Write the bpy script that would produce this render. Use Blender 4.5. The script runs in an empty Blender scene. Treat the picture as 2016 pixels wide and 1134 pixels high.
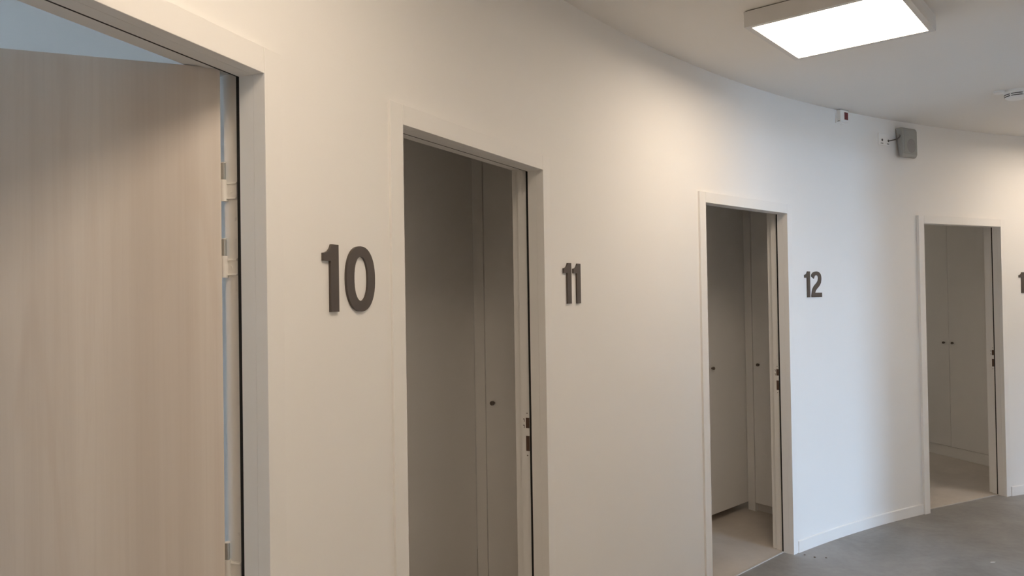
import bpy, bmesh, math, random
from mathutils import Matrix, Vector
PI = math.pi
S = bpy.context.scene
COL = S.collection

# ------------------------------------------------------------------ camera
CAM_H = 1.5766
pitch, roll = math.radians(0.722), math.radians(-0.898)
cp, sp, cr, sr = math.cos(pitch), math.sin(pitch), math.cos(roll), math.sin(roll)
A_ = Matrix(((cr, 0, sr), (0, 1, 0), (-sr, 0, cr)))
B_ = Matrix(((1, 0, 0), (0, cp, sp), (0, -sp, cp)))
Mw = A_ @ B_
right, fwd, up = Mw[0], Mw[1], Mw[2]
cam_d = bpy.data.cameras.new('camera')
cam = bpy.data.objects.new('camera', cam_d)
COL.objects.link(cam)
cam_d.sensor_width = 36
cam_d.lens = 36 * 1500 / 2016
cam_d.clip_start = 0.02
cam.matrix_world = Matrix(((right[0], up[0], -fwd[0], 0), (right[1], up[1], -fwd[1], 0),
                           (right[2], up[2], -fwd[2], CAM_H), (0, 0, 0, 1)))
S.camera = cam

# ------------------------------------------------------------------ world and exposure
SKY_COL, SKY_STR = (0.50, 0.72, 1.0), 32.0
LAMP_COL, LAMP_STR = (1.0, 0.82, 0.63), 13.6
w = bpy.data.worlds.new('overcast_sky')
S.world = w
w.use_nodes = True
bgn = w.node_tree.nodes['Background']
bgn.inputs[0].default_value = (*SKY_COL, 1)
bgn.inputs[1].default_value = SKY_STR
S.view_settings.view_transform = 'Standard'
S.view_settings.look = 'None'
S.view_settings.gamma = 1
S.view_settings.exposure = 0.18
S.view_settings.use_curve_mapping = False
try:
    S.cycles.diffuse_bounces = 5
    S.cycles.max_bounces = 8
except Exception:
    pass

# ------------------------------------------------------------------ plan of the place
# curved corridor: the wall with the doors is part of a cylinder around (CX, CY)
CX, CY, RW = 6.537, -1.277, 7.627
CEIL = 2.77
HD = 2.06          # clear height of the door frames
WT = 0.125         # thickness of the door wall
R_IN = 5.60        # the wall opposite
TH0, TH1 = 74.0, 197.0


def pol(r, deg):
    a = math.radians(deg)
    return CX + r * math.cos(a), CY + r * math.sin(a)


def theta(p):
    return math.degrees(math.atan2(p[1] - CY, p[0] - CX))


DOORS = [('10', (-0.8098, 0.7715), (-0.517, 1.609), 0.010, 0.010),
         ('11', (-0.294, 2.101), (0.125, 2.890), 0.010, 0.008),
         ('12', (1.024, 3.991), (1.673, 4.607), 0.014, 0.008),
         ('13', (2.943, 5.423), (3.743, 5.820), 0.019, 0.008)]
knots = []
for n_, L_, R_, ol, orr in DOORS:
    knots.append((theta(L_), math.hypot(L_[0] - CX, L_[1] - CY) + ol))
    knots.append((theta(R_), math.hypot(R_[0] - CX, R_[1] - CY) + orr))
knots = [(TH1 + 8, RW + .008)] + knots + [(TH0 - 8, RW + .008)]


def rwall(t):
    for (a, ra), (b, rb) in zip(knots, knots[1:]):
        if b <= t <= a:
            return ra + (rb - ra) * (a - t) / (a - b)
    return RW


# ------------------------------------------------------------------ materials
def mat(name, col, rough=0.6, metal=0.0, noise=0.0, nscale=4.0, bump=0.0, bscale=300.0, spec=0.5):
    m = bpy.data.materials.new(name)
    m.use_nodes = True
    nt = m.node_tree
    b = nt.nodes['Principled BSDF']
    b.inputs['Base Color'].default_value = (*col, 1)
    b.inputs['Roughness'].default_value = rough
    b.inputs['Metallic'].default_value = metal
    b.inputs['Specular IOR Level'].default_value = spec
    tc = nt.nodes.new('ShaderNodeTexCoord')
    if noise:
        n = nt.nodes.new('ShaderNodeTexNoise')
        n.inputs['Scale'].default_value = nscale
        n.inputs['Detail'].default_value = 5
        nt.links.new(tc.outputs['Object'], n.inputs['Vector'])
        r = nt.nodes.new('ShaderNodeValToRGB')
        r.color_ramp.elements[0].position = 0.3
        r.color_ramp.elements[1].position = 0.7
        r.color_ramp.elements[0].color = (*[c * (1 - noise) for c in col], 1)
        r.color_ramp.elements[1].color = (*[min(1, c * (1 + noise)) for c in col], 1)
        nt.links.new(n.outputs['Fac'], r.inputs['Fac'])
        nt.links.new(r.outputs['Color'], b.inputs['Base Color'])
    if bump:
        n2 = nt.nodes.new('ShaderNodeTexNoise')
        n2.inputs['Scale'].default_value = bscale
        n2.inputs['Detail'].default_value = 2
        nt.links.new(tc.outputs['Object'], n2.inputs['Vector'])
        bp = nt.nodes.new('ShaderNodeBump')
        bp.inputs['Strength'].default_value = bump
        bp.inputs['Distance'].default_value = 0.002
        nt.links.new(n2.outputs['Fac'], bp.inputs['Height'])
        nt.links.new(bp.outputs['Normal'], b.inputs['Normal'])
    return m


M = {}
M['wall'] = mat('white_wall_paint', (0.87, 0.86, 0.845), 0.7, noise=0.008, nscale=2.0, bump=0.02, bscale=220, spec=0.3)
M['ceil'] = mat('ceiling_paint', (0.85, 0.825, 0.79), 0.9, noise=0.01, nscale=1.5, spec=0.2)
M['frame'] = mat('satin_frame_paint', (0.86, 0.85, 0.835), 0.6, noise=0.008, nscale=3, spec=0.3)
M['skirt'] = mat('skirting_paint', (0.87, 0.86, 0.845), 0.6, noise=0.008, nscale=3)
M['seal'] = mat('black_rubber', (0.008, 0.007, 0.007), 0.7)
M['bronze'] = mat('dark_bronze', (0.092, 0.075, 0.066), 0.38, metal=0.25, noise=0.04, nscale=40)
M['laminate'] = mat('pale_grey_laminate', (0.85, 0.84, 0.825), 0.5, noise=0.008, nscale=6)
M['plinth'] = mat('plinth_laminate', (0.66, 0.64, 0.62), 0.55, noise=0.02, nscale=8)
M['knob'] = mat('brushed_dark_metal', (0.17, 0.14, 0.12), 0.35, metal=0.6)
M['chrome'] = mat('polished_steel', (0.62, 0.66, 0.67), 0.16, metal=1.0)
M['hinge'] = mat('white_hinge_paint', (0.86, 0.85, 0.83), 0.45)
M['hole'] = mat('bare_dark_pocket', (0.10, 0.06, 0.042), 0.8)
M['plate'] = mat('painted_strike_plate', (0.86, 0.85, 0.835), 0.5)
M['mark'] = mat('dark_mark', (0.06, 0.055, 0.05), 0.7)
M['housing'] = mat('luminaire_housing', (0.72, 0.71, 0.70), 0.5)
M['shadowgap'] = mat('shadow_gap_paint', (0.06, 0.05, 0.045), 0.8)  # dark colour stands in for the shade between housing and ceiling
M['plastic'] = mat('white_plastic', (0.90, 0.90, 0.89), 0.4)
M['red'] = mat('dark_red_lens', (0.16, 0.018, 0.028), 0.25)
M['speaker'] = mat('grey_speaker_plastic', (0.36, 0.36, 0.34), 0.5, noise=0.02, nscale=30)
M['grille'] = mat('grey_speaker_grille', (0.33, 0.335, 0.32), 0.6, bump=0.4, bscale=700)
M['badge'] = mat('speaker_cone_grey', (0.27, 0.27, 0.26), 0.55)
M['cable'] = mat('dark_grey_cable', (0.12, 0.115, 0.11), 0.5)
M['trim'] = mat('pale_metal_trim', (0.66, 0.63, 0.59), 0.35, metal=0.3)
M['alu'] = mat('window_frame_grey', (0.35, 0.36, 0.37), 0.4, metal=0.3)
M['paper'] = mat('white_paper_scrap', (0.8, 0.79, 0.76), 0.8)
M['outside'] = mat('outdoor_paving', (0.22, 0.22, 0.21), 0.9, noise=0.1, nscale=0.5)
M['grit'] = mat('brown_grit', (0.16, 0.13, 0.11), 0.9)


def concrete(name, c0, c1, rough):
    m = bpy.data.materials.new(name)
    m.use_nodes = True
    nt = m.node_tree
    b = nt.nodes['Principled BSDF']
    b.inputs['Roughness'].default_value = rough
    tc = nt.nodes.new('ShaderNodeTexCoord')
    n = nt.nodes.new('ShaderNodeTexNoise')
    n.inputs['Scale'].default_value = 1.7
    n.inputs['Detail'].default_value = 7
    n.inputs['Roughness'].default_value = 0.6
    n.inputs['Distortion'].default_value = 0.8
    nt.links.new(tc.outputs['Object'], n.inputs['Vector'])
    n2 = nt.nodes.new('ShaderNodeTexNoise')
    n2.inputs['Scale'].default_value = 26
    n2.inputs['Detail'].default_value = 4
    nt.links.new(tc.outputs['Object'], n2.inputs['Vector'])
    mx = nt.nodes.new('ShaderNodeMix')
    mx.data_type = 'FLOAT'
    mx.inputs[0].default_value = 0.18
    nt.links.new(n.outputs['Fac'], mx.inputs[2])
    nt.links.new(n2.outputs['Fac'], mx.inputs[3])
    r = nt.nodes.new('ShaderNodeValToRGB')
    r.color_ramp.elements[0].position = 0.33
    r.color_ramp.elements[1].position = 0.68
    r.color_ramp.elements[0].color = (*c0, 1)
    r.color_ramp.elements[1].color = (*c1, 1)
    nt.links.new(mx.outputs[0], r.inputs['Fac'])
    nt.links.new(r.outputs['Color'], b.inputs['Base Color'])
    bp = nt.nodes.new('ShaderNodeBump')
    bp.inputs['Strength'].default_value = 0.08
    bp.inputs['Distance'].default_value = 0.002
    nt.links.new(n2.outputs['Fac'], bp.inputs['Height'])
    nt.links.new(bp.outputs['Normal'], b.inputs['Normal'])
    return m


M['floor'] = concrete('grey_concrete', (0.20, 0.195, 0.19), (0.335, 0.33, 0.325), 0.48)
M['roomfloor'] = concrete('warm_screed', (0.50, 0.455, 0.41), (0.62, 0.565, 0.51), 0.6)


def wood():
    m = bpy.data.materials.new('pale_oak_laminate')
    m.use_nodes = True
    nt = m.node_tree
    b = nt.nodes['Principled BSDF']
    b.inputs['Roughness'].default_value = 0.55
    b.inputs['Specular IOR Level'].default_value = 0.35
    tc = nt.nodes.new('ShaderNodeTexCoord')

    def noise(sc, scale, det, dist=0.0, rough=0.5):
        mp = nt.nodes.new('ShaderNodeMapping')
        mp.inputs['Scale'].default_value = sc
        nt.links.new(tc.outputs['Object'], mp.inputs['Vector'])
        n = nt.nodes.new('ShaderNodeTexNoise')
        n.inputs['Scale'].default_value = scale
        n.inputs['Detail'].default_value = det
        n.inputs['Distortion'].default_value = dist
        n.inputs['Roughness'].default_value = rough
        nt.links.new(mp.outputs['Vector'], n.inputs['Vector'])
        return n

    def mix(fac, a, c):
        x = nt.nodes.new('ShaderNodeMix')
        x.data_type = 'RGBA'
        if isinstance(fac, float):
            x.inputs[0].default_value = fac
        else:
            nt.links.new(fac, x.inputs[0])
        for k, v in ((6, a), (7, c)):
            if isinstance(v, tuple):
                x.inputs[k].default_value = (*v, 1)
            else:
                nt.links.new(v, x.inputs[k])
        return x.outputs[2]

    def ramp(src, p0, p1, v0=0.0, v1=1.0):
        r = nt.nodes.new('ShaderNodeMapRange')
        r.inputs[1].default_value = p0
        r.inputs[2].default_value = p1
        r.inputs[3].default_value = v0
        r.inputs[4].default_value = v1
        nt.links.new(src, r.inputs[0])
        return r.outputs[0]
    broad = noise((9, 9, 0.12), 1.0, 2)            # wide vertical boards of tone
    grain = noise((1, 1, 0.018), 95.0, 4, 0.6, 0.6)    # fine grain
    flame = noise((1, 1, 0.10), 10.0, 3, 2.2)       # cathedral figure
    c = mix(ramp(broad.outputs['Fac'], 0.35, 0.65), (0.67, 0.595, 0.53), (0.77, 0.70, 0.635))
    c = mix(ramp(grain.outputs['Fac'], 0.42, 0.68, 0.0, 0.17), c, (0.57, 0.485, 0.415))
    c = mix(ramp(flame.outputs['Fac'], 0.56, 0.72, 0.0, 0.25), c, (0.61, 0.505, 0.425))
    nt.links.new(c, b.inputs['Base Color'])
    bp = nt.nodes.new('ShaderNodeBump')
    bp.inputs['Strength'].default_value = 0.05
    bp.inputs['Distance'].default_value = 0.001
    nt.links.new(grain.outputs['Fac'], bp.inputs['Height'])
    nt.links.new(bp.outputs['Normal'], b.inputs['Normal'])
    return m


M['wood'] = wood()


def emit(name, col, strength):
    m = bpy.data.materials.new(name)
    m.use_nodes = True
    nt = m.node_tree
    for n in list(nt.nodes):
        nt.nodes.remove(n)
    o = nt.nodes.new('ShaderNodeOutputMaterial')
    e = nt.nodes.new('ShaderNodeEmission')
    e.inputs[0].default_value = (*col, 1)
    e.inputs[1].default_value = strength
    nt.links.new(e.outputs[0], o.inputs[0])
    return m


M['diffuser'] = emit('lit_opal_diffuser', LAMP_COL, LAMP_STR)


def glass():
    m = bpy.data.materials.new('clear_window_glass')
    m.use_nodes = True
    nt = m.node_tree
    for n in list(nt.nodes):
        nt.nodes.remove(n)
    o = nt.nodes.new('ShaderNodeOutputMaterial')
    t = nt.nodes.new('ShaderNodeBsdfTransparent')
    g = nt.nodes.new('ShaderNodeBsdfGlossy')
    g.inputs['Roughness'].default_value = 0.02
    x = nt.nodes.new('ShaderNodeMixShader')
    x.inputs[0].default_value = 0.07
    nt.links.new(t.outputs[0], x.inputs[1])
    nt.links.new(g.outputs[0], x.inputs[2])
    nt.links.new(x.outputs[0], o.inputs[0])
    return m


M['glass'] = glass()


def tint_blind(name, c):
    m = bpy.data.materials.new(name)
    m.use_nodes = True
    nt = m.node_tree
    for n in list(nt.nodes):
        nt.nodes.remove(n)
    o = nt.nodes.new('ShaderNodeOutputMaterial')
    t = nt.nodes.new('ShaderNodeBsdfTranslucent')
    t.inputs[0].default_value = (*c, 1)
    t2 = nt.nodes.new('ShaderNodeBsdfTransparent')
    t2.inputs[0].default_value = (*c, 1)
    x = nt.nodes.new('ShaderNodeMixShader')
    x.inputs[0].default_value = 0.7
    nt.links.new(t.outputs[0], x.inputs[1])
    nt.links.new(t2.outputs[0], x.inputs[2])
    nt.links.new(x.outputs[0], o.inputs[0])
    return m


M['tint_blind'] = tint_blind('beige_tint_blind', (0.60, 0.475, 0.37))  # unseen blind, added to warm the daylight entering the rooms
M['tint_sheer'] = tint_blind('pale_tint_blind', (0.84, 0.79, 0.745))  # unseen sheer, added to make the first room's daylight less blue


# ------------------------------------------------------------------ helpers
def obj(name, bm, m, parent=None, smooth=False, recalc=True):
    if recalc:
        bmesh.ops.recalc_face_normals(bm, faces=bm.faces[:])
    me = bpy.data.meshes.new(name)
    bm.to_mesh(me)
    bm.free()
    me.materials.append(M[m])
    if smooth:
        for p in me.polygons:
            p.use_smooth = True
    o = bpy.data.objects.new(name, me)
    COL.objects.link(o)
    if parent is not None:
        o.parent = parent
    return o


def tag(o, label, cat=None, group=None, kind=None):
    o['label'] = label
    if cat:
        o['category'] = cat
    if group:
        o['group'] = group
    if kind:
        o['kind'] = kind
    return o


def empty(name, loc=(0, 0, 0), rz=0.0):
    o = bpy.data.objects.new(name, None)
    o.empty_display_size = 0.1
    COL.objects.link(o)
    o.location = loc
    o.rotation_euler = (0, 0, rz)
    return o


def box(bm, x0, x1, y0, y1, z0, z1, bev=0.0):
    vs = [bm.verts.new((x, y, z)) for z in (z0, z1) for y in (y0, y1) for x in (x0, x1)]
    fs = [bm.faces.new([vs[i] for i in q]) for q in
          ((0, 2, 3, 1), (4, 5, 7, 6), (0, 1, 5, 4), (2, 6, 7, 3), (0, 4, 6, 2), (1, 3, 7, 5))]
    if bev:
        es = list({e for f in fs for e in f.edges})
        bmesh.ops.bevel(bm, geom=es, offset=bev, segments=2, affect='EDGES', profile=0.6)


def B(*a, bev=0.0):
    bm = bmesh.new()
    box(bm, *a, bev=bev)
    return bm


def cyl(bm, c, axis, r, length, seg=20, r2=None):
    """cylinder starting at c, going length along unit axis"""
    ax = Vector(axis).normalized()
    t = Vector((0, 0, 1)) if abs(ax.z) < 0.9 else Vector((1, 0, 0))
    p = ax.cross(t).normalized()
    q = ax.cross(p)
    r2 = r if r2 is None else r2
    c = Vector(c)
    r0 = [bm.verts.new(c + (p * math.cos(2 * PI * i / seg) + q * math.sin(2 * PI * i / seg)) * r) for i in range(seg)]
    r1 = [bm.verts.new(c + ax * length + (p * math.cos(2 * PI * i / seg) + q * math.sin(2 * PI * i / seg)) * r2) for i in range(seg)]
    for i in range(seg):
        j = (i + 1) % seg
        bm.faces.new((r0[i], r0[j], r1[j], r1[i]))
    bm.faces.new(r0[::-1])
    bm.faces.new(r1)


def tube(bm, pts, r, seg=8):
    pts = [Vector(p) for p in pts]
    rings = []
    for i, p in enumerate(pts):
        d = (pts[min(i + 1, len(pts) - 1)] - pts[max(i - 1, 0)]).normalized()
        t = Vector((0, 0, 1)) if abs(d.z) < 0.9 else Vector((1, 0, 0))
        a = d.cross(t).normalized()
        b = d.cross(a)
        rings.append([bm.verts.new(p + (a * math.cos(2 * PI * k / seg) + b * math.sin(2 * PI * k / seg)) * r) for k in range(seg)])
    for A, C in zip(rings, rings[1:]):
        for k in range(seg):
            bm.faces.new((A[k], A[(k + 1) % seg], C[(k + 1) % seg], C[k]))
    bm.faces.new(rings[0][::-1])
    bm.faces.new(rings[-1])


def lathe(bm, prof, seg=32):
    """profile of (r, z), revolved round Z"""
    rings = []
    for r, z in prof:
        if r < 1e-6:
            rings.append([bm.verts.new((0, 0, z))])
        else:
            rings.append([bm.verts.new((r * math.cos(2 * PI * k / seg), r * math.sin(2 * PI * k / seg), z)) for k in range(seg)])
    for A, C in zip(rings, rings[1:]):
        for k in range(seg):
            j = (k + 1) % seg
            if len(A) == 1 and len(C) == 1:
                continue
            if len(A) == 1:
                bm.faces.new((A[0], C[j], C[k]))
            elif len(C) == 1:
                bm.faces.new((A[k], A[j], C[0]))
            else:
                bm.faces.new((A[k], A[j], C[j], C[k]))


def prism(bm, pts, y0, y1):
    """outline in the XZ plane pushed along Y"""
    a = [bm.verts.new((x, y0, z)) for x, z in pts]
    b = [bm.verts.new((x, y1, z)) for x, z in pts]
    n = len(pts)
    bm.faces.new(a)
    bm.faces.new(b[::-1])
    for i in range(n):
        j = (i + 1) % n
        bm.faces.new((a[i], b[i], b[j], a[j]))


def slab(bm, pts, z0, z1):
    a = [bm.verts.new((x, y, z0)) for x, y in pts]
    b = [bm.verts.new((x, y, z1)) for x, y in pts]
    n = len(pts)
    bm.faces.new(a[::-1])
    bm.faces.new(b)
    for i in range(n):
        j = (i + 1) % n
        bm.faces.new((a[i], a[j], b[j], b[i]))


def arc_block(bm, t0, t1, rin, rout, z0, z1, step=0.25):
    """curved block between two angles; rin/rout are radii or functions of the angle"""
    fi = rin if callable(rin) else (lambda t: rin)
    fo = rout if callable(rout) else (lambda t: rout)
    n = max(1, int(math.ceil(abs(t1 - t0) / step)))
    cols = []
    for i in range(n + 1):
        t = t0 + (t1 - t0) * i / n
        xi, yi = pol(fi(t), t)
        xo, yo = pol(fo(t), t)
        cols.append([bm.verts.new((xi, yi, z0)), bm.verts.new((xi, yi, z1)),
                     bm.verts.new((xo, yo, z1)), bm.verts.new((xo, yo, z0))])
    for A, C in zip(cols, cols[1:]):
        for k in range(4):
            j = (k + 1) % 4
            bm.faces.new((A[k], A[j], C[j], C[k]))
    bm.faces.new(cols[0][::-1])
    bm.faces.new(cols[-1])


# door frames of reference
class DF:
    def __init__(s, n, L, R, ol, orr):
        s.n = n
        s.L, s.R = L, R
        s.w = math.hypot(R[0] - L[0], R[1] - L[1])
        s.u = ((R[0] - L[0]) / s.w, (R[1] - L[1]) / s.w)
        s.v = (-s.u[1], s.u[0])
        s.rz = math.atan2(s.u[1], s.u[0])
        s.tl, s.tr = theta(L), theta(R)

    def P(s, a, b):
        return s.L[0] + s.u[0] * a + s.v[0] * b, s.L[1] + s.u[1] * a + s.v[1] * b


DFS = [DF(*d) for d in DOORS]
GAP = math.degrees(0.030 / RW)

# ------------------------------------------------------------------ the shell of the building
# curved wall with the doors
bm = bmesh.new()
edges = [TH1] + [x for d in DFS for x in (d.tl + GAP, d.tr - GAP)] + [TH0]
rout = lambda t: rwall(t) + WT
for i in range(0, len(edges), 2):
    arc_block(bm, edges[i], edges[i + 1], rwall, rout, 0.0, CEIL)
for d in DFS:
    arc_block(bm, d.tl + GAP, d.tr - GAP, rwall, rout, HD + 0.03, CEIL)
tag(obj('wall_left', bm, 'wall'), 'curved white painted wall with numbered doorways', 'wall', kind='structure')

# wall opposite, behind the camera, opening into a glazed side passage added to shape the daylight
OPA, OPB = 123.2, 134.2
bm = bmesh.new()
for i, j in ((TH1, OPB), (OPA, 101.8), (98.8, TH0)):
    arc_block(bm, i, j, R_IN - 0.2, R_IN, 0.0, CEIL, 0.5)
arc_block(bm, OPB, OPA, R_IN - 0.2, R_IN, 2.5, CEIL, 0.5)
W2A, W2B = 98.8, 101.8
arc_block(bm, W2B, W2A, R_IN - 0.2, R_IN, 1.3, CEIL, 0.5)
tag(obj('wall_right', bm, 'wall'), 'white corridor wall opposite the numbered doors, opening into an added side passage', 'wall', kind='structure')
PDX, PDY = 0.600, -0.800                     # direction of the added side passage, away from the doors
pr_, pl_ = pol(R_IN - 0.03, OPA), pol(R_IN - 0.03, OPB)
PLEN = 4.6


def quad(p, off, n0, n1):
    """strip along the passage from point p, between n0 and n1 along it, off sideways (plus = towards door 13)"""
    nx, ny = -PDY, PDX
    return [(p[0] + nx * o + PDX * q, p[1] + ny * o + PDY * q) for o, q in ((0, n0), (off, n0), (off, n1), (0, n1))]


for nm, p, off in (('right', pr_, 0.12), ('left', pl_, -0.12)):  # unseen walls added to narrow the daylight into a band
    bm = bmesh.new()
    n0 = 0.0 if nm == 'right' else -0.0
    slab(bm, quad(p, off, n0, PLEN), 0, CEIL)
    tag(obj('wall_added_passage_' + nm, bm, 'wall'), 'white side wall of the added passage opposite door 12, %s side' % nm, 'wall', kind='structure')
cor = [(pl_[0], pl_[1]), (pr_[0], pr_[1]), (pr_[0] + PDX * PLEN, pr_[1] + PDY * PLEN), (pl_[0] + PDX * PLEN, pl_[1] + PDY * PLEN)]
for nm, z0, z1, m_ in (('floor_added_passage', -0.12, -0.001, 'floor'), ('ceiling_added_passage', CEIL + .001, CEIL + 0.12, 'ceil')):
    bm = bmesh.new()
    slab(bm, cor, z0, z1)
    tag(obj(nm, bm, m_), '%s of the added side passage opposite door 12' % ('concrete floor' if 'floor' in nm else 'white ceiling'), nm.split('_')[0], kind='structure')


def portal(x, y, z, sx, sz, nrm):
    """tells the sampler where the sky shines in; gives no light of its own"""
    l = bpy.data.lights.new('window_portal', 'AREA')
    l.shape = 'RECTANGLE'
    l.size, l.size_y = sx, sz
    l.cycles.is_portal = True
    o = bpy.data.objects.new('window_portal', l)
    COL.objects.link(o)
    o.location = (x, y, z)
    o.rotation_euler = Vector((nrm[0], nrm[1], 0)).to_track_quat('-Z', 'Y').to_euler()
    return o


ex, ey = (cor[2][0] + cor[3][0]) / 2, (cor[2][1] + cor[3][1]) / 2
ux_, uy_ = cor[2][0] - cor[3][0], cor[2][1] - cor[3][1]
hw = math.hypot(ux_, uy_) / 2
e = empty('window_1', (ex, ey, 0), math.atan2(uy_, ux_))
tag(e, 'tall glazed end of the added side passage opposite door 12', 'window', kind='structure')
for q in ((-hw, -hw + .05, 0, CEIL), (hw - .05, hw, 0, CEIL), (-hw + .05, hw - .05, 0, .08), (-hw + .05, hw - .05, 2.60, CEIL)):
    obj('window_frame', B(q[0], q[1], -.03, .03, q[2], q[3]), 'alu', e)
obj('pane', B(-hw + .05, hw - .05, -.004, .004, .08, 2.60), 'glass', e)
portal(ex + uy_ * .05, ey - ux_ * .05, 1.34, 2 * hw, 2.6, (-uy_, ux_))

t = (W2A + W2B) / 2  # low window added, unseen, to cast bluish daylight on the lower wall
x, y = pol(R_IN - 0.12, t)
e = empty('window_2', (x, y, 0), math.radians(t - 90))
hw = (R_IN - 0.12) * math.sin(math.radians((W2B - W2A) / 2))
tag(e, 'added unseen low narrow window opposite the wall beyond door 13', 'window', kind='structure')
for q in ((-hw, -hw + .03, 0, 1.3), (hw - .03, hw, 0, 1.3), (-hw + .03, hw - .03, 0, .05), (-hw + .03, hw - .03, 1.26, 1.3)):
    obj('window_frame', B(q[0], q[1], -.03, .03, q[2], q[3]), 'alu', e)
obj('pane', B(-hw + .03, hw - .03, -.004, .004, .05, 1.26), 'glass', e)
x, y = pol(R_IN - 0.19, t)
portal(x, y, 0.65, 2 * hw, 1.3, (x - CX, y - CY))

# unseen ground added outside to cut daylight from below
bm = bmesh.new()
vs = [bm.verts.new((CX + 70 * math.cos(2 * PI * i / 48), CY + 70 * math.sin(2 * PI * i / 48), -0.16)) for i in range(48)]
bm.faces.new(vs)
tag(obj('ground', bm, 'outside'), 'added grey paved ground outside the building, unseen', 'ground', kind='structure')

# corridor ends
for k, t in enumerate((TH0, TH1)):
    bm = bmesh.new()
    s_ = -0.8 if k == 0 else 0.8
    arc_block(bm, t, t + s_, R_IN - 0.2, RW + WT + .02, 0, CEIL)
    tag(obj('wall_end_%d' % (k + 1), bm, 'wall'), 'white end wall closing the %s end of the corridor' % ('far' if k == 0 else 'near'), 'wall', kind='structure')

# concrete floor of the corridor
bm = bmesh.new()
arc_block(bm, TH0 - 2, TH1 + 2, R_IN - 0.25, RW + 0.13, -0.12, 0.0, 0.5)
tag(obj('floor', bm, 'floor'), 'grey mottled concrete floor of the corridor', 'floor', kind='structure')

# ceiling over everything
R_OUT = 11.4
bm = bmesh.new()
arc_block(bm, TH0 - 2, TH1 + 2, R_IN - 0.25, R_OUT + 0.25, CEIL, CEIL + 0.12, 0.5)
tag(obj('ceiling', bm, 'ceil'), 'plain white painted ceiling', 'ceiling', kind='structure')

# rooms behind the doors: partitions, floors, facade
PART = [172.6, 155.3, 137.8, 119.7, 101.8]
for k, t in enumerate(PART):
    ht = math.degrees(0.05 / 9.5)
    bm = bmesh.new()
    arc_block(bm, t + ht, t - ht, lambda q: rwall(q) + WT, R_OUT, 0.0, CEIL)
    nm = ['left of room 10', 'between rooms 10 and 11', 'between rooms 11 and 12', 'between rooms 12 and 13', 'right of room 13'][k]
    tag(obj('wall_partition_%d' % (k + 1), bm, 'wall'), 'white partition wall %s' % nm, 'wall', kind='structure')
FWIN = [(164.2, 168.2), (145.2, 148.0), (127.0, 129.8), (105.0, 109.0)]     # unseen facade windows; all but the first added to brighten the rooms
bm = bmesh.new()
e3 = [PART[0] + .5]
for a, b in FWIN:
    e3 += [b, a]
e3 += [PART[-1] - .5]
for i in range(0, len(e3), 2):
    arc_block(bm, e3[i], e3[i + 1], R_OUT, R_OUT + 0.2, 0, CEIL, 0.5)
for a, b in FWIN:
    arc_block(bm, b, a, R_OUT, R_OUT + 0.2, 0, 0.9, 0.5)
    arc_block(bm, b, a, R_OUT, R_OUT + 0.2, 2.3, CEIL, 0.5)
tag(obj('wall_facade', bm, 'wall'), 'outer wall of the rooms with windows', 'wall', kind='structure')
for k, (a, b) in enumerate(FWIN):
    t = (a + b) / 2
    x, y = pol(R_OUT + 0.1, t)
    e = empty('window_%d' % (k + 3), (x, y, 0), math.radians(t - 90))
    hw = (R_OUT + 0.1) * math.sin(math.radians((b - a) / 2))
    tag(e, 'unseen grey framed window in the outer wall of room 1%d' % k, 'window', kind='structure')
    for q in ((-hw, -hw + .05, .9, 2.3), (hw - .05, hw, .9, 2.3), (-hw + .05, hw - .05, .9, .95), (-hw + .05, hw - .05, 2.25, 2.30)):
        obj('window_frame', B(q[0], q[1], -.03, .03, q[2], q[3]), 'alu', e)
    obj('pane', B(-hw + .05, hw - .05, -.004, .004, .95, 2.25), 'glass', e)
    obj('added_blind', B(-hw + .05, hw - .05, -.034, -.031, .95, 2.25), 'tint_blind' if k else 'tint_sheer', e)  # added only to tint the incoming daylight
    x, y = pol(R_OUT + 0.16, t)
    portal(x, y, 1.6, 2 * hw, 1.4, (CX - x, CY - y))
for k, d in enumerate(DFS):
    ta, tb = PART[k], PART[k + 1]
    pts = []
    n = 16
    for i in range(n + 1):
        t = ta + (d.tl + GAP - ta) * i / n
        pts.append(pol(rwall(t) + 0.075, t))
    pts += [d.P(-0.03, 0.0695), d.P(d.w + 0.03, 0.0695)]
    for i in range(n + 1):
        t = d.tr - GAP + (tb - d.tr + GAP) * i / n
        pts.append(pol(rwall(t) + 0.075, t))
    for i in range(n + 1):
        t = tb + (ta - tb) * i / n
        pts.append(pol(R_OUT + .01, t))
    bm = bmesh.new()
    slab(bm, pts, -0.1, 0.004)
    tag(obj('floor_room_%s' % d.n, bm, 'roomfloor'), 'pale warm screed floor of room %s' % d.n, 'floor', kind='structure')

# skirting boards between the door frames
CAS = math.degrees(0.0572 / RW)
sk = [(TH1, DFS[0].tl + CAS), (DFS[0].tr - CAS, DFS[1].tl + CAS), (DFS[1].tr - CAS, DFS[2].tl + CAS),
      (DFS[2].tr - CAS, DFS[3].tl + CAS), (DFS[3].tr - CAS, TH0)]
nms = ['before door 10', 'between doors 10 and 11', 'between doors 11 and 12', 'between doors 12 and 13', 'beyond door 13']
for k, (a, b) in enumerate(sk):
    bm = bmesh.new()
    arc_block(bm, a, b, lambda t: rwall(t) - 0.008, lambda t: rwall(t) + 0.01, 0.0, 0.068)
    arc_block(bm, a, b, lambda t: rwall(t) - 0.0055, lambda t: rwall(t) + 0.01, 0.068, 0.071)
    tag(obj('baseboard_%d' % (k + 1), bm, 'skirt'), 'low white skirting board along the curved wall %s' % nms[k], 'skirting board', kind='structure')


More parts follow.
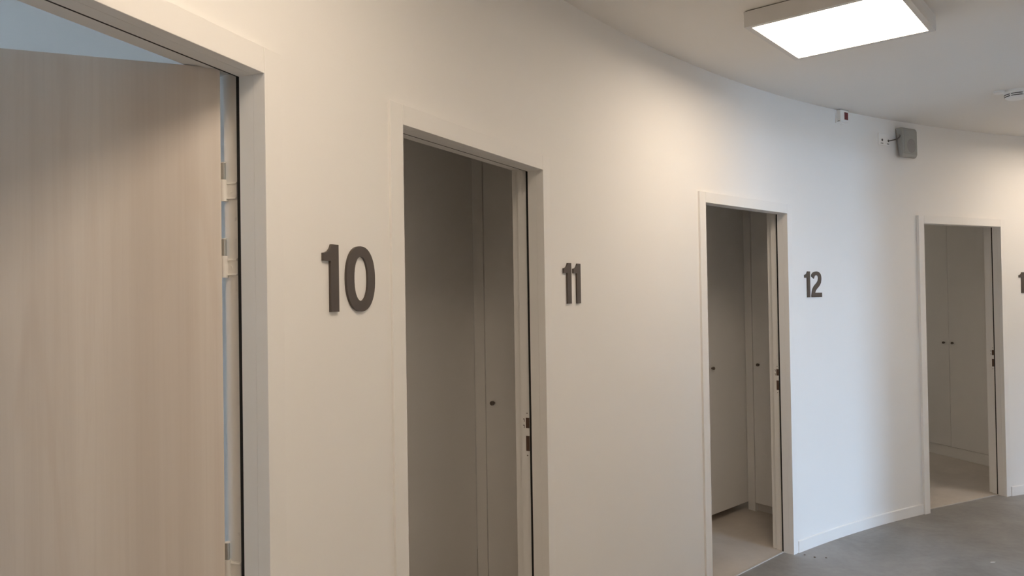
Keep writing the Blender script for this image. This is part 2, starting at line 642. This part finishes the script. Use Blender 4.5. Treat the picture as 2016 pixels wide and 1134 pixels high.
# ------------------------------------------------------------------ door frames
def door_frame(d, k):
    e = empty('door_%d' % (k + 1), (d.L[0], d.L[1], 0), d.rz)
    w_ = d.w
    C_ = 0.057
    T = 2.116
    bv = 0.0012
    # casings lapping over the wall
    obj('casing', B(-C_, 0, 0, 0.030, 0, T, bev=bv), 'frame', e)
    obj('casing', B(w_, w_ + C_, 0, 0.030, 0, T, bev=bv), 'frame', e)
    obj('casing', B(0.0008, w_ - 0.0008, 0, 0.030, HD, T, bev=bv), 'frame', e)
    # jamb linings up to the seal, then the deeper rebate
    obj('jamb', B(-0.03, 0, 0.030, 0.066, 0, HD), 'frame', e)
    obj('jamb', B(w_, w_ + 0.03, 0.030, 0.066, 0, HD), 'frame', e)
    obj('head', B(-0.03, w_ + 0.03, 0.030, 0.066, HD, HD + 0.03), 'frame', e)
    obj('rebate', B(-0.03, -0.012, 0.066, 0.117, 0, HD + 0.012), 'frame', e)
    rb = obj('rebate', B(w_ + 0.012, w_ + 0.03, 0.066, 0.117, 0, HD + 0.012), 'frame', e)
    obj('rebate', B(-0.03, w_ + 0.03, 0.066, 0.117, HD + 0.012, HD + 0.03), 'frame', e)
    # rubber seal in the corner of the rebate
    tag(obj('seal', B(-0.012, -0.003, 0.066, 0.0745, 0, HD + 0.003), 'seal', e), 'black rubber seal')
    tag(obj('seal', B(w_ + 0.002, w_ + 0.012, 0.066, 0.0755, 0, HD + 0.003), 'seal', e), 'black rubber seal')
    tag(obj('seal', B(-0.003, w_ + 0.003, 0.066, 0.0735, HD + 0.001, HD + 0.012), 'seal', e), 'black rubber seal')
    # inner casing on the room side
    obj('casing', B(-C_, -0.012, 0.117, 0.150, 0, T), 'frame', e)
    obj('casing', B(w_ + 0.030, w_ + C_, 0.117, 0.150, 0, T), 'frame', e)
    obj('casing', B(-0.012, w_ + 0.030, 0.117, 0.150, HD + 0.0165, T), 'frame', e)
    # metal edge strip of the room floor
    obj('threshold_strip', B(0, w_, 0.066, 0.0735, -0.002, 0.006), 'trim', e)
    return e, rb


LAB = ['open doorway numbered 10 with pale oak door leaf swung into the room',
       'doorway numbered 11 with white frame, cupboard doors seen inside',
       'doorway numbered 12 with white frame, below the square ceiling light',
       'doorway numbered 13 with white frame at the right of the picture']
DO = []
for k, d in enumerate(DFS):
    e, rb = door_frame(d, k)
    tag(e, LAB[k], 'doorway', kind='structure')
    DO.append(e)


def leaf(e, d, hinge_right, ang, name='door_leaf'):
    px = d.w + 0.013 if hinge_right else -0.013
    py = 0.123
    piv = (px, py)
    bm = bmesh.new()
    x0, x1 = -0.009, d.w + 0.009
    box(bm, x0 - px, x1 - px, 0.0725 - py, 0.1165 - py, 0.009, 2.0745, bev=0.0008)
    o = obj(name, bm, 'wood', e)
    o.location = (px, py, 0)
    o.rotation_euler = (0, 0, ang)
    return o


lf = leaf(DO[0], DFS[0], True, math.radians(-49.0))
tag(lf, 'pale oak laminate door leaf with vertical grain')
for k in (1, 2, 3):
    tag(leaf(DO[k], DFS[k], False, math.radians(91.0)), 'pale oak laminate door leaf folded back against the partition')

# hinges of door 10
d0 = DFS[0]
for z0 in (1.795, 1.6295, 0.9745):
    hx, hy = d0.w + 0.0040, 0.1130
    h_ = obj('hinge', B(d0.w + 0.0095, d0.w + 0.0121, 0.083, 0.112, z0 + 0.004, z0 + 0.042, bev=0.001), 'hinge', DO[0])
    bm = bmesh.new()
    cyl(bm, (hx, hy, z0), (0, 0, 1), 0.0062, 0.040, 20)
    box(bm, hx, d0.w + 0.012, hy - 0.005, hy - 0.001, z0, z0 + 0.040)
    tag(obj('lower_knuckle', bm, 'hinge', h_), 'white painted hinge sleeve')
    bm = bmesh.new()
    cyl(bm, (hx, hy, z0 + 0.046), (0, 0, 1), 0.0052, 0.037, 20)
    tag(obj('upper_knuckle', bm, 'chrome', h_), 'polished steel hinge knuckle')
    bm = bmesh.new()
    cyl(bm, (hx, hy, z0 + 0.0395), (0, 0, 1), 0.0068, 0.0075, 20)
    obj('hinge_collar', bm, 'hinge', h_)
    bm = bmesh.new()
    cyl(bm, (hx, hy, z0 + 0.083), (0, 0, 1), 0.0060, 0.002, 20)
    obj('hinge_cap', bm, 'hinge', h_)
    for zz in (z0 + 0.038, z0 + 0.006):
        bm = bmesh.new()
        cyl(bm, (d0.w + 0.0095, 0.084, zz), (0, 1, 0), 0.0022, 0.026, 10)
        obj('hinge_rib', bm, 'hinge', h_)
    bm = bmesh.new()
    cyl(bm, (d0.w + 0.0098, 0.099, z0 + 0.022), (-1, 0, 0), 0.0042, 0.0016, 14)
    sc = obj('screw', bm, 'hinge', h_)
for zz in (1.757, 1.711, 1.597, 1.075):
    bm = bmesh.new()
    cyl(bm, (d0.w + 0.0125, 0.091, zz), (-1, 0, 0), 0.0050, 0.0015, 16)
    cyl(bm, (d0.w + 0.0125, 0.091, zz), (-1, 0, 0), 0.0028, 0.0024, 12)
    obj('screw_plug', bm, 'frame', DO[0])

# strike plates of doors 11 to 13
for k in (1, 2, 3):
    d = DFS[k]
    xf = d.w + 0.012
    zu0, zu1, zl0, zl1 = 1.073, 1.113, 0.985, 1.043
    v0, v1 = 0.0765, 0.1105
    ha, hb = 0.0805, 0.0965          # hole, from near the seal inwards
    bm = bmesh.new()
    x0, x1 = xf - 0.0016, xf + 0.0002
    box(bm, x0, x1, v0, ha, zl0 - .03, zu1 + .03)
    box(bm, x0, x1, hb, v1, zl0 - .03, zu1 + .03)
    box(bm, x0, x1, ha, hb, zu1, zu1 + .03)
    box(bm, x0, x1, ha, hb, zl1, zu0)
    box(bm, x0, x1, ha, hb, zl0 - .03, zl0)
    sp_ = obj('strike_plate', bm, 'plate', DO[k])
    for a, b in ((zu0, zu1), (zl0, zl1)):
        tag(obj('latch_hole', B(xf - 0.0004, xf + 0.0002, ha, hb, a, b), 'hole', sp_), 'dark latch pocket')
    for zz in (zu1 + .017, zl0 - .017):
        bm = bmesh.new()
        cyl(bm, (xf - 0.0014, 0.090, zz), (-1, 0, 0), 0.0026, 0.0008, 12)
        obj('screw', bm, 'knob', sp_)
    for zz in (1.104, 1.080):
        bm = bmesh.new()
        box(bm, xf - 0.0022, xf - 0.0014, 0.1015, 0.1035, zz - 0.007, zz + 0.005)
        box(bm, xf - 0.0022, xf - 0.0014, 0.1035, 0.1070, zz + 0.002, zz + 0.005)
        obj('adjusting_slot', bm, 'mark', sp_)


# ------------------------------------------------------------------ built-in cupboards
def knob(parent, x, y, z, axis, r=0.0105, ln=0.023):
    bm = bmesh.new()
    a = Vector(axis)
    c = Vector((x, y, z))
    cyl(bm, c, a, r * 0.55, ln * 0.45, 18)
    cyl(bm, c + a * ln * 0.4, a, r * 0.94, ln * 0.12, 18, r)
    cyl(bm, c + a * ln * 0.52, a, r, ln * 0.40, 18)
    cyl(bm, c + a * ln * 0.92, a, r, ln * 0.08, 18, r * 0.9)
    return tag(obj('knob', bm, 'knob', parent), 'small dark metal knob')


CUP_H = 2.45


def side_cupboard(d, label, A, lean):
    """cupboard along the partition, front seen obliquely: local X into the cupboard, Y deeper into the room"""
    x, y = d.P(*A)
    e = empty('fitted_cupboard', (x, y, 0.004), d.rz - math.radians(lean))
    obj('body', B(0.034, 0.46, -0.545, 0, 0.062, CUP_H), 'laminate', e)
    obj('plinth', B(0.032, 0.44, -0.545, -0.063, 0.0, 0.062), 'plinth', e)
    obj('stile', B(0, 0.034, -0.0625, 0, 0.0, CUP_H, bev=0.0006), 'laminate', e)
    dr = obj('door', B(0.0, 0.018, -0.543, -0.0680, 0.062, CUP_H - .003, bev=0.0008), 'laminate', e)
    knob(dr, -0.001, -0.1205, 1.062, (-1, 0, 0))
    tag(e, label, 'cupboard', 'fitted cupboards inside the rooms')
    return e


def back_cupboard(d, label, u0, u1, v0):
    x, y = d.P(u0, v0)
    e = empty('fitted_cupboard', (x, y, 0.004), d.rz)
    wd = u1 - u0
    obj('body', B(0, wd, 0.020, 0.50, 0.057, CUP_H), 'laminate', e)
    obj('plinth', B(0.0, wd, 0.110, 0.48, 0.0, 0.057), 'plinth', e)
    dr = obj('door', B(0.002, wd - 0.001, 0, 0.019, 0.055, CUP_H - .003, bev=0.0008), 'laminate', e)
    knob(dr, 0.045, 0, 1.062, (0, -1, 0))
    tag(e, label, 'cupboard', 'fitted cupboards inside the rooms')
    return e


side_cupboard(DFS[1], 'tall cupboard with knob, right side in the doorway next to the oak door', (1.541, 0.70), 10)
back_cupboard(DFS[1], 'tall cupboard front facing the corridor in the doorway next to the oak door', 0.72, 1.545, 0.7035)
side_cupboard(DFS[2], 'tall cupboard with knob, right side in the doorway below the ceiling light', (1.589, 0.69), 10)
back_cupboard(DFS[2], 'tall cupboard above a dark recessed plinth, in the doorway below the ceiling light', 1.095, 1.600, 0.6950)

# double-door wardrobe in room 13
d = DFS[3]
x, y = d.P(1.847, 1.074)
e = empty('fitted_wardrobe', (x, y, 0.004), d.rz - math.radians(11))
obj('body', B(0.019, 0.52, -0.515, 0.515, 0.10, CUP_H), 'laminate', e)
obj('plinth', B(0.006, 0.50, -0.515, 0.515, 0.0, 0.098), 'laminate', e)
for s_ in (-1, 1):
    y0, y1 = sorted((0.0015 * s_, 0.512 * s_))
    dr = obj('door', B(0, 0.018, y0, y1, 0.102, CUP_H - .003, bev=0.0008), 'laminate', e)
    knob(dr, 0, 0.050 * s_, 1.081, (-1, 0, 0))
tag(e, 'pale double-door wardrobe with two paired knobs inside the rightmost doorway', 'wardrobe')


# ------------------------------------------------------------------ wall numbers
Z0, Z1 = 1.549, 1.711


def bez(p0, p1, p2, n=8):
    return [((1 - t) ** 2 * p0[0] + 2 * t * (1 - t) * p1[0] + t * t * p2[0],
             (1 - t) ** 2 * p0[1] + 2 * t * (1 - t) * p1[1] + t * t * p2[1]) for t in [i / n for i in range(n + 1)]]


def outline_one():
    pts = [(0, Z0), (0, Z1)] + bez((-0.0265, Z1), (-0.0330, 1.6905), (-0.058, 1.6895)) + [(-0.058, 1.671), (-0.031, 1.671), (-0.031, Z0)]
    return [(x + 0.029, z) for x, z in pts]


def catmull(pts, n=5):
    out = []
    N = len(pts)
    for i in range(N - 1):
        p0, p1, p2, p3 = pts[max(i - 1, 0)], pts[i], pts[i + 1], pts[min(i + 2, N - 1)]
        for k in range(n):
            t = k / n
            out.append(tuple(0.5 * (2 * p1[j] + (-p0[j] + p2[j]) * t + (2 * p0[j] - 5 * p1[j] + 4 * p2[j] - p3[j]) * t * t +
                                    (-p0[j] + 3 * p1[j] - 3 * p2[j] + p3[j]) * t ** 3) for j in (0, 1)))
    out.append(pts[-1])
    return out


def outline_two():
    a = [(440, 378), (452, 330), (490, 285), (547, 268), (602, 282), (640, 325), (657, 395), (655, 470), (640, 540), (608, 600), (560, 655), (530, 700), (512, 748)]
    b = [(440, 800), (455, 700), (482, 625), (520, 567), (560, 520), (585, 470), (593, 420), (586, 382), (567, 357), (545, 350), (518, 362), (502, 390), (492, 430)]
    z = catmull(a) + [(668, 748), (668, 850), (440, 850)] + catmull(b)
    return [((x - 554) * 0.000509, 1.549 + (850 - y) * 0.000279) for x, y in z]


def outline_three():
    def arc(cx, cz, rx, rz, a0, a1, n=14):
        return [(cx + rx * math.cos(math.radians(a0 + (a1 - a0) * i / n)), cz + rz * math.sin(math.radians(a0 + (a1 - a0) * i / n))) for i in range(n + 1)]
    o = arc(0, 1.670, .054, .043, 165, -42) + arc(0, 1.593, .058, .046, 42, -165)
    i = arc(0, 1.593, .028, .021, -165, 62) + [(-.012, 1.614), (-.012, 1.643)] + arc(0, 1.670, .026, .019, -62, 165)
    return o + i


DEPTH = 0.0068


def digit(ch, t, u, label, group=None):
    r = rwall(t)
    x, y = pol(r, t)
    rz = math.radians(t - 90)
    bm = bmesh.new()
    if ch == '0':
        n = 56

        def se(hw, hh, ex):
            out = []
            for i in range(n):
                a = 2 * PI * i / n
                c, s = math.cos(a), math.sin(a)
                out.append((math.copysign(abs(c) ** (2 / ex), c) * hw, 1.6300 + math.copysign(abs(s) ** (2 / ex), s) * hh))
            return out
        O, I = se(0.0608, 0.0825, 2.25), se(0.0290, 0.0560, 2.2)
        R4 = [[bm.verts.new((px, yy, pz)) for px, pz in P] for yy in (-DEPTH, 0.0015) for P in (O, I)]
        of, inf, ob, ib = R4
        for i in range(n):
            j = (i + 1) % n
            bm.faces.new((of[i], of[j], inf[j], inf[i]))
            bm.faces.new((ob[i], ib[i], ib[j], ob[j]))
            bm.faces.new((of[i], ob[i], ob[j], of[j]))
            bm.faces.new((inf[i], inf[j], ib[j], ib[i]))
    else:
        pts = {'1': outline_one, '2': outline_two, '3': outline_three}[ch]()
        prism(bm, pts, -DEPTH, 0.0015)
    o = obj('number_digit', bm, 'bronze')
    o.location = (x + u * math.cos(rz), y + u * math.sin(rz), 0)
    o.rotation_euler = (0, 0, rz)
    tag(o, label, 'digit', group or 'room number digits on the wall')
    return o


digit('1', 155.832, -0.0280, 'dark bronze digit one right beside the open oak door')
digit('0', 155.832, 0.0925, 'dark bronze digit zero right of the oak door')
digit('1', 145.459, -0.0272, 'left of the two adjoining dark bronze ones on the wall')
digit('1', 145.459, 0.0475, 'right of the two adjoining dark bronze ones on the wall')
digit('1', 127.785, -0.0265, 'dark bronze digit one standing directly left of the digit two')
digit('2', 127.785, 0.0785, 'dark bronze digit two on the white wall')
digit('1', 109.76, -0.0100, 'dark bronze digit one cut off by the right picture edge')
digit('3', 109.76, 0.0950, 'dark bronze digit three beyond the right picture edge')


# ------------------------------------------------------------------ ceiling lights
def ceiling_light(x, y, rz, label):
    e = empty('ceiling_light', (x, y, 2.70), rz)
    a, b, H = 0.3027, 0.2785, CEIL - 2.70
    bm = bmesh.new()
    for q in ((-a, a, -a, -b), (-a, a, b, a), (-a, -b, -b, b), (b, a, -b, b)):
        box(bm, q[0], q[1], q[2], q[3], 0.0, H - 0.004)
    box(bm, -b, b, -b, b, 0.02, H - 0.004)
    bmesh.ops.remove_doubles(bm, verts=bm.verts[:], dist=1e-5)
    obj('housing', bm, 'housing', e)
    tag(obj('shadow_gap_plate', B(-a + .006, a - .006, -a + .006, a - .006, H - 0.004, H), 'shadowgap', e), 'dark plate painted as the shadow gap above the housing')
    tag(obj('diffuser', B(-b, b, -b, b, 0.002, 0.012), 'diffuser', e), 'lit white diffuser panel')
    tag(e, label, 'ceiling light', 'square ceiling lights along the corridor')
    return e


ceiling_light(1.4236, 3.2405, math.radians(-39.85), 'square white surface-mounted light panel glowing on the ceiling')
for t, lb in ((160.2, 'square light panel above the spot before door 10, out of view'),
              (186.5, 'square fill light panel added behind the camera, out of view'),  # extra lamp, added as fill for the oak door side
              (108.4, 'square light panel in front of door 13, just out of view'),
              (86.5, 'square light panel added far along the corridor, out of view')):  # extra lamp, added unseen to carry the corridor light
    x, y = pol(6.823, t)
    ceiling_light(x, y, math.radians(t - 90 + 1.6), lb)


# ------------------------------------------------------------------ small fittings
def on_wall(name, t, z):
    x, y = pol(rwall(t), t)
    return empty(name, (x, y, z), math.radians(t - 90))


# alarm indicator by the ceiling
e = on_wall('alarm_indicator', 125.29, 2.687)
obj('body', B(0, 0.092, -0.036, 0.004, 0, 0.0795, bev=0.0025), 'plastic', e)
tag(obj('lens', B(0.044, 0.085, -0.0378, -0.034, 0.016, 0.064, bev=0.0015), 'red', e), 'dark red square lens')
obj('base_plate', B(-0.006, 0.098, -0.008, 0.004, -0.004, 0.079, bev=0.002), 'plastic', e)
tag(obj('top_seam', B(-0.0006, 0.0926, -0.0366, 0.0, 0.0755, 0.0770), 'mark', e), 'dark seam')
tag(obj('latch_mark', B(-0.0005, 0.001, -0.028, -0.014, 0.003, 0.006), 'mark', e), 'dark slot')
tag(e, 'small white alarm box with dark red square lens just under the ceiling', 'alarm')

# loudspeaker
e = on_wall('loudspeaker', 120.30, 2.512)
sw, sh = 0.168, 0.205
bm = bmesh.new()
pts = [(-0.026, 0.0), (-0.050, 0.0), (-0.060, 0.02), (-0.059, sh - 0.02), (-0.048, sh), (-0.004, sh)]
a = [bm.verts.new((0.0, y, z)) for y, z in pts]
b = [bm.verts.new((sw, y, z)) for y, z in pts]
n = len(pts)
bm.faces.new(a)
bm.faces.new(b[::-1])
for i in range(n):
    j = (i + 1) % n
    bm.faces.new((a[i], b[i], b[j], a[j]))
bmesh.ops.recalc_face_normals(bm, faces=bm.faces[:])
bmesh.ops.bevel(bm, geom=bm.edges[:], offset=0.008, segments=3, affect='EDGES', profile=0.5)
obj('cabinet', bm, 'speaker', e)
obj('grille', B(0.012, sw - 0.012, -0.0625, -0.059, 0.022, sh - 0.022, bev=0.0012), 'grille', e)
bm = bmesh.new()
cyl(bm, (sw * 0.55, -0.0622, 0.078), (0, -1, 0), 0.050, 0.0016, 32, 0.044)
o = obj('cone_ring', bm, 'badge', e)
obj('wall_bracket', B(0.05, 0.12, -0.028, 0.004, 0.05, 0.17), 'speaker', e)
tag(e, 'grey wall loudspeaker high on the wall between doors 12 and 13', 'loudspeaker')

# socket plate and cable
e = on_wall('socket_plate', 121.76, 2.586)
obj('plate', B(0, 0.128, -0.009, 0.003, 0, 0.080, bev=0.003), 'plastic', e)
for ux in (0.038, 0.110):
    bm = bmesh.new()
    cyl(bm, (ux, -0.0088, 0.034), (0, -1, 0), 0.0085, 0.0016, 18)
    obj('socket_hole', bm, 'mark', e)
for ux, ws in ((0.022, (0.006, 0.004, 0.007)), (0.092, (0.005, 0.007, 0.004))):
    bm = bmesh.new()
    xx = ux
    for ww in ws:
        box(bm, xx, xx + ww, -0.0096, -0.0088, 0.008, 0.015)
        xx += ww + 0.004
    obj('printed_lettering', bm, 'mark', e)
tag(e, 'white double socket plate beside the grey loudspeaker', 'socket')


def wpt(t, off, z):
    x, y = pol(rwall(t) - off, t)
    return (x, y, z)


tS = 121.76 - math.degrees(0.110 / RW)
bm = bmesh.new()
k_ = [wpt(tS, 0.010, 2.620), wpt(tS - .03, 0.030, 2.620), wpt(tS - .2, 0.045, 2.626), wpt(tS - .42, 0.046, 2.640), wpt(tS - .60, 0.040, 2.655), wpt(120.28, 0.034, 2.664)]
cpts = []
for i in range(len(k_) - 1):
    p0, p1, p2, p3 = [Vector(k_[max(0, min(len(k_) - 1, i + q))]) for q in (-1, 0, 1, 2)]
    for s_ in range(6):
        t = s_ / 6
        cpts.append(0.5 * (2 * p1 + (p2 - p0) * t + (2 * p0 - 5 * p1 + 4 * p2 - p3) * t * t + (3 * p1 - p0 - 3 * p2 + p3) * t ** 3))
cpts.append(Vector(k_[-1]))
tube(bm, cpts, 0.0042)
tag(obj('speaker_cable', bm, 'cable', smooth=True), 'short dark cable from the socket plate to the loudspeaker', 'cable')

# smoke detector on the ceiling
SDX, SDY = 3.043, 4.551
e = empty('smoke_detector', (SDX, SDY, CEIL), math.atan2(-SDY, -SDX))
bm = bmesh.new()
lathe(bm, [(0, 0), (0.071, 0), (0.071, -0.012), (0.067, -0.016), (0, -0.016)], 40)
obj('base', bm, 'plastic', e)
bm = bmesh.new()
lathe(bm, [(0.063, -0.014), (0.065, -0.024), (0.061, -0.042), (0.044, -0.052), (0.0, -0.055)], 40)
obj('cover', bm, 'plastic', e, smooth=True)
for k in range(6):
    a0 = math.radians(k * 60 - 27)
    for zz in (-0.0260, -0.0365):
        bm = bmesh.new()
        rr = 0.0652 if zz > -0.03 else 0.0632
        n = 8
        A = []
        for i in range(n + 1):
            q = a0 + math.radians(54) * i / n
            c, s = math.cos(q), math.sin(q)
            A.append([bm.verts.new((rr2 * c, rr2 * s, zz + dz)) for rr2, dz in ((rr, -.0023), (rr, .0023), (rr - .004, .0023), (rr - .004, -.0023))])
        for P, Q in zip(A, A[1:]):
            for i in range(4):
                bm.faces.new((P[i], P[(i + 1) % 4], Q[(i + 1) % 4], Q[i]))
        bm.faces.new(A[0])
        bm.faces.new(A[-1][::-1])
        tag(obj('slit', bm, 'seal', e), 'black air slit')
tag(e, 'round white smoke detector with dark slits on the ceiling at the right picture edge', 'smoke detector')

# round cover next to it
e_ = empty('blank_cover', (2.9457, 4.5647, CEIL), 0)
bm = bmesh.new()
lathe(bm, [(0, 0), (0.031, 0), (0.031, -0.010), (0.027, -0.014), (0, -0.015)], 32)
obj('cover', bm, 'plastic', e_)
tag(e_, 'flat white blank cover on the ceiling beside the smoke detector', 'cover')

# specks on the floor
bm = bmesh.new()
slab(bm, [(0, 0), (.022, .004), (.030, .012), (.018, .013), (.002, .008)], 0, 0.0012)
o = obj('paper_scrap', bm, 'paper')
o.location = (2.745, 4.43, 0)
o.rotation_euler = (0, 0, -.2)
tag(o, 'tiny white paper scrap lying on the concrete floor', 'scrap')
random.seed(4)
for x, y, r, lb in ((1.735, 4.604, .006, 'tiny brown grit speck nearest the skirting by door 12'),
                    (1.778, 4.560, .007, 'dark grit speck on the floor in front of door 12 jamb'),
                    (1.842, 4.548, .006, 'dark grit speck further right of door 12 on the floor')):
    bm = bmesh.new()
    bmesh.ops.create_icosphere(bm, subdivisions=2, radius=r)
    for v in bm.verts:
        v.co *= 1 + random.uniform(-.25, .2)
        v.co.z = max(v.co.z * 0.5, -r * .3)
    o = obj('grit_speck', bm, 'grit')
    o.location = (x, y, r * .3)
    tag(o, lb, 'grit', 'grit specks by door 12')
